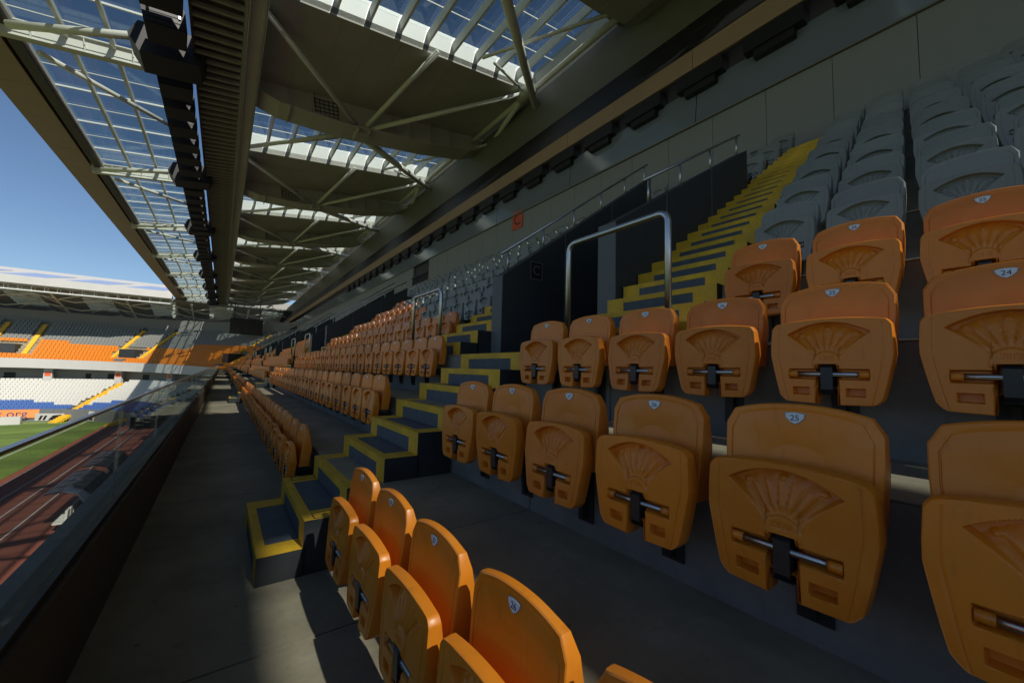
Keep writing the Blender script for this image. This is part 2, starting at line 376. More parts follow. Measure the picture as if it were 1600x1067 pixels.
q = MB(); q.prism([(-.25, .95), (2.0, 3.99), (2.4, 3.9), (.2, .9)], -17, 112); q.build('black_soffit', 'black', fb)
for k in range(-4, 24):
    q = MB(); q.box(-.27, -.2, .35+4.8*k+.008, .35+4.8*(k+1)-.008, .36, .93); q.build('brown_strip', 'brown_trim', fb)
q = MB(); q.prism([(-.2, .36), (.6, .36), (.6, .28), (-.2, .28)], -17, 112); q.build('under_soffit', 'black', fb)
lb = MB(); lb.box(-.22, .2, -.62, .62, -.3, .1); lb.box(-.17, .15, -.42, .42, -.5, -.3); lme = lb.mesh('floodlight', 'black')
ls = MB(); ls.box(-.15, .13, -.39, .39, -.51, -.501); lsm = ls.mesh('lens', 'dark_metal')
n = 0
for k in range(-1, 24):
    y = 1.5+1.75*k
    o_ = tag(empty('floodlight', (9.95, y, 9.62)), 'black floodlight box under the brown strip, %s from the right-hand picture edge' % (ORD[k+1]), 'floodlight', 'floodlights under the fascia')
    link('housing', lme, o_); link('lens', lsm, o_)
# red block sign
sg = MB(); sg.box(-.02, 0, -.37, .37, -.4, .4); s = tag(sg.build('block_sign', 'red_sign', None, loc=(9.885, 13.1, 7.98)), 'square red sign with a black letter C on the beige rear wall', 'sign')
link('sign_letter', text_mesh('C', .75, 'black_ink'), s, (-.022, 0, 0), (math.pi/2, 0, -math.pi/2))

# ---------------------------------------------------------------- roof (tilted root, flat local coordinates)
rf = empty('stand_roof', (0, 0, 13.45), 'tubular steel stand roof with skylight bands and glazed front edge', 'roof')
rf.rotation_euler = (math.atan(.0185), -math.atan(.155), 0)
Y0R, Y1R = -45, 112
BP, GB, BF = 12.65, 20.4, 14.6
NB = range(-5, 8)
def part(q, nm, ms, smooth=False): return q.build(nm, ms, rf, smooth)
# front soffit panels, gutter
p = MB(); p.prism([(-8.3, .0), (-7.15, .0), (-7.15, .9), (-8.3, .55)], .01, 6.31); sm = p.mesh('soffit_panel', 'soffit')
for k in range(25): link('soffit_panel', sm, rf, (0, Y0R+6.32*k, 0))
q = MB(); q.prism([(-7.15, .25), (-6.95, -.12), (-6.65, -.12), (-6.6, .3)], Y0R, Y1R); part(q, 'gutter', 'gutter')
# front glazing
gp = MB(); gp.box(.04, 1.2, .03, 3.13, .28, .295); gpm = gp.mesh('glass_pane', 'roof_glass')
for k in range(3):
    for j in range(int((Y1R-Y0R)/3.16)): link('glass_pane', gpm, rf, (-6.6+1.24*k, Y0R+3.16*j, 0))
for k in range(4):
    q = MB(); q.box(-6.6+1.24*k-.055, -6.6+1.24*k+.055, Y0R, Y1R, .0, .27); part(q, 'mullion', 'truss')
tb = MB(); tb.box(-6.6, -2.85, -.03, .03, .2, .27); tbm = tb.mesh('glazing_bar', 'roof_white')
tb2 = MB(); tb2.box(-6.6, -2.85, -.012, .012, .22, .25); tbm2 = tb2.mesh('glazing_bar', 'truss')
for j in range(int((Y1R-Y0R)/3.16)):
    link('glazing_bar', tbm, rf, (0, Y0R+3.16*j, 0)); link('glazing_bar', tbm2, rf, (0, Y0R+3.16*j+1.58, 0))
# per-bay cross beams in the glazing, braces
cb = MB(); cb.box(-7.1, -1.7, -.04, .04, -.4, .1); cb.box(-7.1, -1.7, -.15, .15, -.44, -.4); cb.box(-7.1, -1.7, -.15, .15, .1, .14)
for x in (-6.2, -4.9, -3.6): cb.box(x-.015, x+.015, -.14, .14, -.4, .1)
cbm = cb.mesh('cross_beam', 'truss')
br = MB(); br.tube([(-6.2, .6, -.45), (-2.5, 5.2, -.35)], .1, 12); br.tube([(-6.6, -.5, -.35), (-2.5, -2.4, -.5)], .13, 12); brm = br.mesh('brace_tube', 'truss', True)
gd = MB()
prof = [(0, -.25), (1.2, -.75), (4, -1.05), (8.5, -1.0), (11.2, -.8), (12.4, -.35), (12.4, .05), (0, .05)]
gd.prism(prof, -.55, .55); gd.prism([(0, -.32), (1.2, -.82), (4, -1.12), (8.5, -1.07), (11.2, -.87), (12.4, -.42), (12.4, -.35), (11.2, -.8), (8.5, -1.0), (4, -1.05), (1.2, -.75), (0, -.25)], -.75, .75)
for x in (1.6, 2.6, 6.4, 7.4, 8.6, 9.8): gd.box(x-.02, x+.02, -.72, .72, -.98, .04)
gdm = gd.mesh('girder', 'girder')
gl = MB()
for k in range(6): gl.box(2.7+.2*k, 2.72+.2*k, -.6, -.57, -.9, -.1)
for k in range(5): gl.box(2.65, 3.75, -.6, -.57, -.88+.18*k, -.86+.18*k)
glm = gl.mesh('grille', 'dark_metal')
tu = MB()
N0 = (4.9, -.2, -1.0)
for e in ((.2, -5.3, -.15), (6.4, -6.2, -.1), (11.3, -6.0, -.25)): tu.tube([N0, e], .11, 12)
tu.tube([N0, (.2, 6.0, -.2)], .11, 12); tu.tube([N0, (8.6, -.2, -.2)], .06, 10); tu.tube([(.2, -5.3, -.15), (.2, 6.0, -.2)], .06, 8)
tu.tube([(12.2, -1.2, -.5), (8.2, 5.8, -.1)], .075, 10); tu.tube([(.2, 6.0, -.2), (4.2, 1.6, -.7)], .05, 8)
tum = tu.mesh('brace_tube', 'truss', True)
gs = MB()
gs.box(4.55, 5.25, -.35, .05, -1.3, -.98); gs.box(4.6, 4.64, -.7, .4, -1.25, -.75); gs.box(5.16, 5.2, -.7, .4, -1.25, -.75); gsm = gs.mesh('gusset', 'girder')
bt = MB(); bt.tube([(5.1, .8, -.75), (12.6, 7.3, -.5)], .19, 16); bt.tube([(11.3, -6.0, -.25), (12.6, -.5, -.45)], .13, 12); btm = bt.mesh('main_tube', 'truss', True)
nd = MB(); nd.tube([(11.3, -6.45, -.25), (11.3, -5.55, -.25)], .3, 14); nd.tube([(11.3, -6, -.25), (9.0, -6.6, .1)], .06, 8); nd.tube([(11.3, -6, -.25), (11.9, -7.2, .2)], .05, 8); ndm = nd.mesh('node', 'girder', True)
ru = MB(); ru.tube([(11.5, -12.6, -.2), (11.5, .1, -.2)], .13, 12); rum = ru.mesh('ridge_tube', 'truss', True)
# opaque deck per bay : BF .. BF+BP-4.6 ; skylight BF-4.4 .. BF
W0, W1 = .25, 12.2
BW = 5.2
dk = MB(); dk.box(-.2, 14.5, 0, BP-BW, .05, .35); 
for k in range(12): dk.box(.45+1.15*k, .47+1.15*k, .02, BP-BW-.02, .035, .05)
for k in range(3): dk.box(-.15, 14.4, 2.0*k+1.6, 2.0*k+1.62, .037, .05)
dkm = dk.mesh('ceiling_panel', 'ceiling')
upn = MB(); upn.box(W0, W1, 0, .1, .12, 1.15); upm = upn.mesh('upstand', 'roof_white')
upe = MB(); upe.box(W1, 14.5, -BW, 0, .05, .35); upe.box(-.2, W0, -BW, 0, .05, .35)
for x in (W0, W1): upe.box(x-.05, x+.05, -BW+.1, 0, .352, 1.15)
upem = upe.mesh('skylight_edge', 'ceiling')
ups = MB(); ups.box(W0, W1, -BW, -BW+.1, .3, .9); upsm = ups.mesh('upstand', 'roof_white')
mu = MB(); mu.box(-.05, .05, -BW, 0, .45, .85); mum = mu.mesh('skylight_rib', 'truss')
NP = 10; PW = (W1-W0)/NP
sp = MB(); sp.box(.03, PW-.03, -BW+.1, 0, .98, 1.0); spm = sp.mesh('skylight_pane', 'roof_glass')
bp_ = MB(); bp_.box(0, PW, -BW+.1, 0, .9, .97); bpm = bp_.mesh('sun_blocker', 'ceiling'); bp_ = MB(); bp_.box(0, PW, -2.6, 0, .9, .97); bpm2 = bp_.mesh('sun_blocker', 'ceiling')  # added blockers, not known roof parts: they shape the near sun patch
bp_ = MB(); bp_.box(0, .72, -BW+.1, -2.6, .9, .97); bpm3 = bp_.mesh('sun_blocker', 'ceiling'); bp_ = MB(); bp_.box(.15, .88, -BW+.1, -2.6, .9, .97); bpm4 = bp_.mesh('sun_blocker', 'ceiling')
sb = MB(); sb.box(W0, W1, -.015, .015, .82, .86); sbm = sb.mesh('glazing_bar', 'truss')
for k in NB:
    y = GB + BP*k; f = BF + BP*k
    if y < Y0R or y > Y1R: continue
    link('cross_beam', cbm, rf, (0, y, 0)); link('brace_tube', brm, rf, (0, y, 0)); link('girder', gdm, rf, (0, y, 0)); link('grille', glm, rf, (0, y, 0))
    link('brace_tube', tum, rf, (0, y, 0)); link('main_tube', btm, rf, (0, y, 0)); link('node', ndm, rf, (0, y, 0)); link('gusset', gsm, rf, (0, y, 0)); link('ridge_tube', rum, rf, (0, y, 0))
    link('ceiling_panel', dkm, rf, (0, f, 0)); link('upstand', upm, rf, (0, f, 0)); link('upstand', upsm, rf, (0, f, 0)); link('skylight_edge', upem, rf, (0, f, 0))
    for j in range(NP):
        if k == -2 and (j < 2 or j in (6, 8)): link('sun_blocker', bpm, rf, (W0+PW*j, f, 0)); continue  # unseen bay behind the camera, partly covered by added sun blockers
        link('skylight_pane', spm, rf, (W0+PW*j, f, 0))
        if k == -2 and j == 3: link('sun_blocker', bpm4, rf, (W0+PW*j, f, 0))
        if k == -2 and j == 2: link('sun_blocker', bpm3, rf, (W0+PW*j, f, 0))
        if k == -2: link('sun_blocker', bpm2, rf, (W0+PW*j, f, 0))
        if j: link('skylight_rib', mum, rf, (W0+PW*j, f, 0))
    for d in (1.5, 3.0): link('glazing_bar', sbm, rf, (0, f-d, 0))
# longitudinal girder and catwalk
q = MB(); q.box(-.18, .2, Y0R, Y1R, -.75, .05); q.box(-.3, .3, Y0R, Y1R, -.8, -.74); part(q, 'long_girder', 'girder')
q = MB()
for dx in (-.24, .26): q.tube([(dx, Y0R, -.95), (dx, Y1R, -.95)], .05, 8)
part(q, 'service_pipe', 'catwalk', True)
sl_ = MB(); sl_.box(-1.7, -.3, -.06, .06, -1.0, -.88); slm = sl_.mesh('slat', 'catwalk')
for k in range(0, 250): link('slat', slm, rf, (0, -8+.48*k, 0))
q = MB(); q.box(-1.75, -.25, Y0R, Y1R, -.5, -.46); q.box(-1.75, -1.68, Y0R, Y1R, -1.02, -.5); part(q, 'catwalk_deck', 'gutter')
# speaker / lamp boxes under the catwalk edge
sb1 = MB(); sb1.prism([(-.5, -.55), (.48, -.55), (.55, .1), (.4, .42), (-.42, .42), (-.55, .1)], -.5, .5); sbm1 = sb1.mesh('housing', 'black')
sb2 = MB(); sb2.prism([(-1.05, -.05), (-.8, -.6), (.8, -.6), (1.05, -.05), (.75, .45), (-.75, .45)], -.62, .62); sbm2 = sb2.mesh('housing', 'black')
gr_ = MB()
for k in range(5): gr_.box(-.42, .42, -.515, -.502, -.5+.17*k, -.38+.17*k)
grm = gr_.mesh('front_grille', 'black_plastic')
ya_ = MB(); ya_.box(.36, .42, -.56, -.5, -.2, .4); ya_.box(-.03, .03, -.03, .03, .4, 1.0); yam = ya_.mesh('yoke', 'steel')
RM = Matrix.Translation((0, 0, 13.45)) @ rf.rotation_euler.to_matrix().to_4x4()
k = 0; y = 13.0; cl = 0
while y < 108:
    big = (k % 7 == 3)
    p = RM @ Vector((-2.4, y, -.85))
    o_ = empty('loudspeaker', p, ('wide black loudspeaker cluster hung below the catwalk, ' if big else 'black loudspeaker box hung below the catwalk, ') + ('%s from the near end' % ORD[k]), 'loudspeaker', 'loudspeakers hung in a line')
    o_.rotation_euler = rf.rotation_euler
    link('housing', sbm2 if big else sbm1, o_); link('front_grille', grm, o_); link('yoke', yam, o_)
    y += 1.72; k += 1

# ---------------------------------------------------------------- pitch, track, ground
q = MB(); q.quad((-600, -600, PITCH_Z-.05), (600, -600, PITCH_Z-.05), (600, 700, PITCH_Z-.05), (-600, 700, PITCH_Z-.05)); tag(q.build('ground', 'asphalt'), kind='structure')
q = MB(); q.quad((-100, -40, PITCH_Z-.02), (-1, -40, PITCH_Z-.02), (-1, 99, PITCH_Z-.02), (-100, 99, PITCH_Z-.02)); tag(q.build('running_track', 'track'), kind='structure')
pit = empty('pitch', (0, 0, 0), kind='structure')
for k in range(26):
    q = MB(); y0 = -34+4.8*k; q.quad((-90, y0, PITCH_Z), (-13.2, y0, PITCH_Z), (-13.2, y0+4.8, PITCH_Z), (-90, y0+4.8, PITCH_Z))
    q.build('mown_stripe', 'grass' if k % 2 else 'grass_dark', pit)
q = MB()
for x0, x1, y0, y1 in ((-16.2, -16.08, -30, 88), (-84, -16.2, 87.9, 88.02), (-12.6, -12.54, -40, 98), (-11.3, -11.24, -40, 98), (-10, -9.94, -40, 98), (-8.7, -8.64, -40, 98)):
    q.quad((x0, y0, PITCH_Z+.005), (x1, y0, PITCH_Z+.005), (x1, y1, PITCH_Z+.005), (x0, y1, PITCH_Z+.005))
q.build('painted_lines', 'line_paint', pit)
# lower ledge below the balustrade and team benches
q = MB(); q.prism([(-3.7, -3.75), (-2.75, -3.65), (-1.2, -2.6), (-1.2, -3.2), (-2.75, -8), (-3.7, -8)], -20, YS); tag(q.build('lower_tier_front', 'concrete_riser'), 'grey concrete front of the tier below the glass balustrade', 'wall')
for bi, by in enumerate((35.0, 42.0)):
    t = empty('team_bench', (-6.6, by, PITCH_Z), 'team bench with curved clear canopy beside the red track, %s along' % ORD[bi], 'bench', 'team benches')
    q = MB(); pr = [(-.9, .1), (-.9, 1.5), (-.6, 2.0), (0, 2.2), (.7, 2.15), (.7, 2.1), (0, 2.14), (-.56, 1.95), (-.85, 1.48), (-.85, .1)]
    pr = [(-x, z) for x, z in pr]; q.prism(pr, -2.8, 2.8); q.build('canopy', 'navy', t)
    for k in range(9):
        q = MB(); y = -2.4+.6*k; q.box(-.3, .2, y-.24, y+.24, .4, .5); q.box(.15, .25, y-.24, y+.24, .5, 1.1); q.build('seat', 'white_seat', t)
    for k in range(5):
        q = MB(); q.tube([(-.65, -2.8+1.4*k, 2.13), (0, -2.8+1.4*k, 2.2), (.62, -2.8+1.4*k, 1.97), (.9, -2.8+1.4*k, 1.5), (.9, -2.8+1.4*k, 0)], .035, 8); q.build('rib', 'dark_metal', t, True)

# ---------------------------------------------------------------- end stand
EZ = .8                                     # the end stand sits a little higher
NE, LT = 14, 13
CX, CY, R0 = -26.3, YS, 27.0                # corner turns about this point
es = empty('end_stand', (CX, CY, 0), 'two tier stand curving round behind the far goal', 'stand')
def ez(th): return EZ*min(1, th/90)
NS = 30
def ring(q, ra, rb, zb, zt, m=0, lift=True, tail=64):
    """curved slab through the corner, then straight on behind the goal (coordinates relative to the corner centre)"""
    P = []
    for k in range(NS+1):
        th = 90*k/NS; c_, s_ = math.cos(math.radians(th)), math.sin(math.radians(th)); e = ez(th) if lift else 0
        P.append(((ra*c_, ra*s_), (rb*c_, rb*s_), e))
    P.append(((-tail, ra), (-tail, rb), EZ if lift else 0))
    for (a0, b0, e0), (a1, b1, e1) in zip(P, P[1:]):
        A0, A1, B0, B1 = [(*p, z) for p, z in ((a0, 0), (a1, 0), (b0, 0), (b1, 0))]
        def v(p, z): return (p[0], p[1], z)
        q.quad(v(a0, zt+e0), v(b0, zt+e0), v(b1, zt+e1), v(a1, zt+e1), m)
        q.quad(v(a0, zb+e0), v(a0, zt+e0), v(a1, zt+e1), v(a1, zb+e1), m)
        q.quad(v(b0, zt+e0), v(b0, zb+e0), v(b1, zb+e1), v(b1, zt+e1), m)
        q.quad(v(a0, zb+e0), v(a1, zb+e1), v(b1, zb+e1), v(b0, zb+e0), m)
    return q
for r in range(NE):
    ra = R0-1.15 if r == 0 else R0+RUN*(r-1)+.14
    ring(MB(), ra, R0+RUN*r+.2, floorZ(r)-RISE-.1, floorZ(r)).build('terrace_step', 'concrete', es)
ring(MB(), R0-1.4, R0-1.16, -1.05, .5).build('white_parapet', 'white_paint', es)
ring(MB(), R0-1.16, R0+12, -1.05, -.62).build('soffit_slab', 'ceiling', es)
ring(MB(), R0+.9, R0+1.1, -4.4, -.7).build('concourse_wall', 'wall_panel', es)
ring(MB(), R0+RUN*NE+.3, R0+RUN*NE+.5, -8, 9.6).build('back_wall', 'wall_panel', es)
for r in range(LT): ring(MB(), R0-9.8+.74*r, R0-8.95+.74*r, -7.4+.34*r, -6.9+.34*r, 0, False).build('lower_step', 'concrete', es)
ring(MB(), R0-10.3, R0-9.8, PITCH_Z, -6.3, 0, False).build('front_wall', 'mid_grey_wall', es)
def polar(th, R, z=0): return (R*math.cos(math.radians(th)), R*math.sin(math.radians(th)), z)
for th in (84.5, 64.5, 45, 25):
    q = MB(); q.box(-.5, .5, -.3, .3, -3.4, -.65+ez(th)); c_ = link('column', q.mesh('column', 'white_paint'), es, polar(th, R0-.2), (0, 0, math.radians(th-90)))
    q = MB(); q.box(-.36, .36, -.33, -.302, -1.6, -.9); q.build('column_sign', 'red_sign', c_)
for k, x in enumerate((-8, -20, -32, -44)):
    q = MB(); q.box(x-.5, x+.5, R0-.5, R0+.1, -3.4, -.65+EZ); q.build('column', 'white_paint', es)
for th, wd in ((68, 1.4), (57, 1.1), (75, .7), (94, 1.2)):
    q = MB(); q.box(-wd/2, wd/2, -.06, .0, -4.0, -1.1); link('doorway', q.mesh('doorway', 'black'), es, polar(th, R0+.88), (0, 0, math.radians(th-90)))
def far_stairs(th, R, z0, n, go, ri, wd, lab, x=None):
    q = MB()
    for i in range(n): q.box(-wd/2, wd/2, go*i, go*(i+1)+.05, ri*i-.25, ri*(i+1))
    p = polar(th, R) if x is None else (x, R, 0)
    o_ = q.build('stairs', 'yellow', None, loc=(CX+p[0], CY+p[1], z0)); o_.rotation_euler = (0, 0, math.radians(th-90) if x is None else 0)
    tag(o_, lab, 'stairs', 'end stand stairs'); return o_
UT = (14, 23, 60.2, 69); UX = (-.8, -5.2); LTH = (62.5, 24); LX = (-16, )
for i, th in enumerate(LTH): far_stairs(th, R0-12.4, PITCH_Z, 33, .36, .1654, 1.1, 'yellow stairs through the white seats of the far lower tier, %s from the right' % ORD[1-i])
for i, th in enumerate(UT): far_stairs(th, R0+.9, floorZ(2)+ez(th)+.03, 33, GO, SH, .6, 'thin yellow stairs climbing the far curved upper tier, %s from the right' % ORD[i])
for i, x in enumerate(UX): far_stairs(90, R0+.9, floorZ(2)+EZ+.03, 33, GO, SH, .6, 'thin yellow stairs climbing the far upper tier, %s from the right' % ORD[4+i], x)
for th in (18.5, 64.6):
    q = MB(); q.box(-1.2, 1.2, 1.0, 3.9, .5, 2.9); t_ = link('tunnel_mouth', q.mesh('tunnel_mouth', 'dark_paint'), es, polar(th, R0, ez(th)), (0, 0, math.radians(th-90)))
    q = MB(); q.box(-1.1, .2, -.1, .98, .3, 1.1); link('landing_step', q.mesh('landing_step', 'mid_grey_wall'), t_)
q = MB(); q.box(-4.2, -1.8, 1.0, 3.9, .5, 2.9); link('tunnel_mouth', q.mesh('tunnel_mouth', 'dark_paint'), es, (0, R0, EZ))
# pitch-side boards
def on_wall(o_, th, R, z): o_.location = (CX+polar(th, R)[0], CY+polar(th, R)[1], z); o_.rotation_euler = (0, 0, math.radians(th-90)); return o_
b = MB(); b.box(-3.9, 3.9, -.06, .06, 0, 1.25); bo = on_wall(tag(b.build('banner', 'banner_orange', None), 'orange banner lettered ibfk.org on the far front wall', 'banner'), 87.5, R0-10.75, PITCH_Z+.55)
link('lettering', text_mesh('ibfk.org', 1.5, 'ink'), bo, (.5, -.065, .62), (math.pi/2, 0, 0))
b = MB(); b.box(-16, 5.6, -.3, .3, 0, 1.1); bo = tag(b.build('advertising_board', 'white_paint', None, loc=(-28.2, YEND-13.2, PITCH_Z)), 'long white advertising board beside the far goal line', 'board')
b = MB(); b.box(-1.7, 1.7, -.05, .05, 0, 1.1); bo = on_wall(tag(b.build('advertising_board', 'white_paint', None), 'white board with black slanted shapes on the far wall', 'board'), 69, R0-10.6, PITCH_Z+.1)
q = MB()
for x0, x1 in ((-1.3, -1.0), (-.8, -.5)): q.prism([(x0, .1), (x1, .1), (x1+.25, .8), (x0+.25, .8)], -.056, -.052)
q.prism([(-.2, .1), (.7, .1), (1.5, .95), (.4, .8)], -.056, -.052); q.build('black_shapes', 'black', bo)
b = MB(); b.box(-.45, .45, -.05, .05, 0, 1.5); bo = on_wall(tag(b.build('advertising_board', 'white_paint', None), 'narrow upright white board right of the far yellow stairs', 'board'), 49, R0-10.6, PITCH_Z+.1)
q = MB(); q.box(-.3, .3, -.056, -.052, .15, .6); q.build('black_mark', 'black', bo)
# far goal
# end roof
er = empty('end_stand_roof', (0, 98, 13.7), 'white edged roof over the end stand with blue and white membrane top', 'roof')
q = MB(); q.box(-95, -8.6, 0, .3, -.25, 1.05); q.build('white_fascia', 'white_paint', er)
for k in range(12):
    q = MB(); x0 = -8.6-7.4*(k+1); zz = 1.04
    q.quad((x0, .3, zz), (x0+7.4, .3, zz), (x0+7.4, 9, zz+2.5), (x0, 9, zz+2.5), 0)
    q.quad((x0+.5, .5, zz+.07), (x0+5.6, .5, zz+.07), (x0+8.6, 5, zz+1.4), (x0+3.5, 5, zz+1.4), 1)
    q.quad((x0, 9, zz+2.5), (x0+7.4, 9, zz+2.5), (x0+7.4, 22, zz+3.0), (x0, 22, zz+3.0), 0); q.build('roof_membrane', ['membrane', 'membrane_blue'], er)
def slope(q, a=.20):
    q.v = [(x, y, z-a*max(0, y-4.6)) for x, y, z in q.v]; return q
q = MB()
for k in range(-3, 9):
    x0 = -8.6-9.6*(k+1)
    q.box(x0, x0+5.4, 4.6, 22, .1, .4); q.box(x0+5.4, x0+9.6, 17.5, 22, .1, .4); q.box(x0+5.4, x0+9.6, 4.6, 6.0, .1, .4)
slope(q).build('brown_ceiling', 'wall_panel', er)
q = MB()
for k in range(-3, 9):
    x0 = -8.6-9.6*(k+1)
    for j in range(8): q.box(x0+5.4, x0+9.6, 7.3+1.45*j, 7.36+1.45*j, .4, .62)
slope(q).build('skylight_upstand', 'roof_white', er)
q = MB()
for k in range(-3, 9):
    x0 = -8.6-9.6*(k+1)
    for yy in (7, 12, 17):
        q.tube([(x0, yy, -.5), (x0+4.8, yy+1.5, -1.0)], .09, 8); q.tube([(x0+4.8, yy+1.5, -1.0), (x0+9.6, yy, -.5)], .09, 8); q.tube([(x0, yy, -.2), (x0+2.4, yy+2.8, -.9)], .06, 8)
slope(q).build('ceiling_truss', 'roof_white', er)
q = MB()
for k in range(60):
    x = -9-1.45*k
    q.box(x-.05, x+.05, .9, 1.0, -1.15, -.2); q.box(x-.05, x+.05, 2.4, 2.5, -1.15, -.2); q.tube([(x, .95, -.2), (x+1.45, 2.4, -.2)], .05, 6)
for z in (-1.15, -.25):
    for y in (.95, 2.45): q.box(-95, -8.6, y-.07, y+.07, z-.06, z+.06)
q.build('edge_truss', 'roof_white', er)
q = MB()
for k in range(-3, 9):
    x0 = -8.6-9.6*(k+1)+5.4
    for j in range(8): q.box(x0, x0+4.2, 6+1.45*j, 6.12+1.45*j, .1, .4)
    q.tube([(x0, 6, -.1), (x0+4.2, 12, -.1)], .1, 8); q.tube([(x0+4.2, 12, -.1), (x0, 17.5, -.1)], .1, 8); q.tube([(x0-2.7, 3, -.7), (x0-2.7, 20, -.9)], .16, 8); q.tube([(x0-2.7, 8, -.8), (x0+2, 2.5, -.9)], .09, 8)
slope(q).build('skylight_ribs', 'truss', er)
q = MB()
for k in range(-3, 9):
    x0 = -8.6-9.6*(k+1)+5.4; q.box(x0, x0+4.2, 6, 17.5, 0.7, 0.72)
slope(q).build('skylight_glass', 'roof_glass', er)
# end wall closing the corner behind the side stand
q = MB(); q.box(-9, 16, 113.3, 113.6, -8, 17); tag(q.build('corner_wall', 'wall_panel'), 'plain wall closing the far corner of the stadium', 'wall')
# scoreboard
sc = empty('scoreboard', (3.17, 90.2, 7.2), 'large black scoreboard screen hanging at the far corner', 'scoreboard')
q = MB(); q.box(-2.6, 2.6, -.22, .22, -.18, 2.82); q.build('housing', 'black', sc)
q = MB(); q.box(-2.42, 2.42, -.235, -.223, 0, 2.64); q.build('screen', 'screen', sc)
q = MB()
for x in (-2, 2): q.tube([(x, 0, 2.82), (x, 0, 8.4)], .07, 8)
q.build('hanger', 'dark_metal', sc)

# ---------------------------------------------------------------- seats
def back_mesh():
    q = MB(); n = 28
    def outline(ins):
        pts = []
        hw0, hw1 = .196-ins, .211-ins; zb = .40+ins
        for k in range(9): pts.append((hw1 - (hw1-hw0)*0 if False else hw0+(hw1-hw0)*min(1, k/6), zb + (.715-ins-zb)*k/8))
        for k in range(1, 16):
            a = k/16; s = 1-2*a; x = (hw1)*s
            z = .79-ins - .036*abs(s)**2.2 - (.035 if abs(s) > .97 else 0)*0
            cr = max(0, abs(s)-.88)/.12; z -= .022*cr*cr
            pts.append((x, z))
        for k in range(8, -1, -1): pts.append((-(hw0+(hw1-hw0)*min(1, k/6)), zb + (.715-ins-zb)*k/8))
        return pts
    lean = lambda z: .10*(z-.74)
    thin = lambda d, z: d if d < .012 else .012 + (d-.012)*(.24 + .76*min(1, max(0, (.775-z)/.2)))
    rings = []
    for ins, d in ((.006, .092), (.001, .088), (0, .060), (0, .010), (.0015, .003), (.005, 0), (.020, 0), (.0215, .004), (.0235, .004), (.026, .0005), (.07, .004), (.13, .009)):
        o_ = outline(ins); i = len(q.v); q.v += [(lean(z)+thin(d if z < .70 or d > .0045 or ins < .02 else min(d, .0008), z), x, z) for x, z in o_]; rings.append((i, len(o_)))
    for (i, n_), (j, _) in zip(rings, rings[1:]):
        for k in range(n_):
            l = (k+1) % n_; q.f.append((i+k, j+k, j+l, i+l)); q.mi.append(0)
    i, n_ = rings[-1]; q.f.append(tuple(i+k for k in range(n_))); q.mi.append(0)
    # hollow back: inner shell
    o_ = outline(.022); i = len(q.v); q.v += [(thin(.092, z)+lean(z), x, z) for x, z in o_]; j = len(q.v); q.v += [(.014+lean(z), x, z) for x, z in o_]
    a = rings[0][0]
    for k in range(n_):
        l = (k+1) % n_; q.f.append((a+k, a+l, i+l, i+k)); q.mi.append(0); q.f.append((i+k, i+l, j+l, j+k)); q.mi.append(0)
    q.f.append(tuple(j+k for k in range(n_-1, -1, -1))); q.mi.append(0)
    return q
def sstep(a, b, x):
    t = np.clip((x-a)/(b-a), 0, 1); return t*t*(3-2*t)
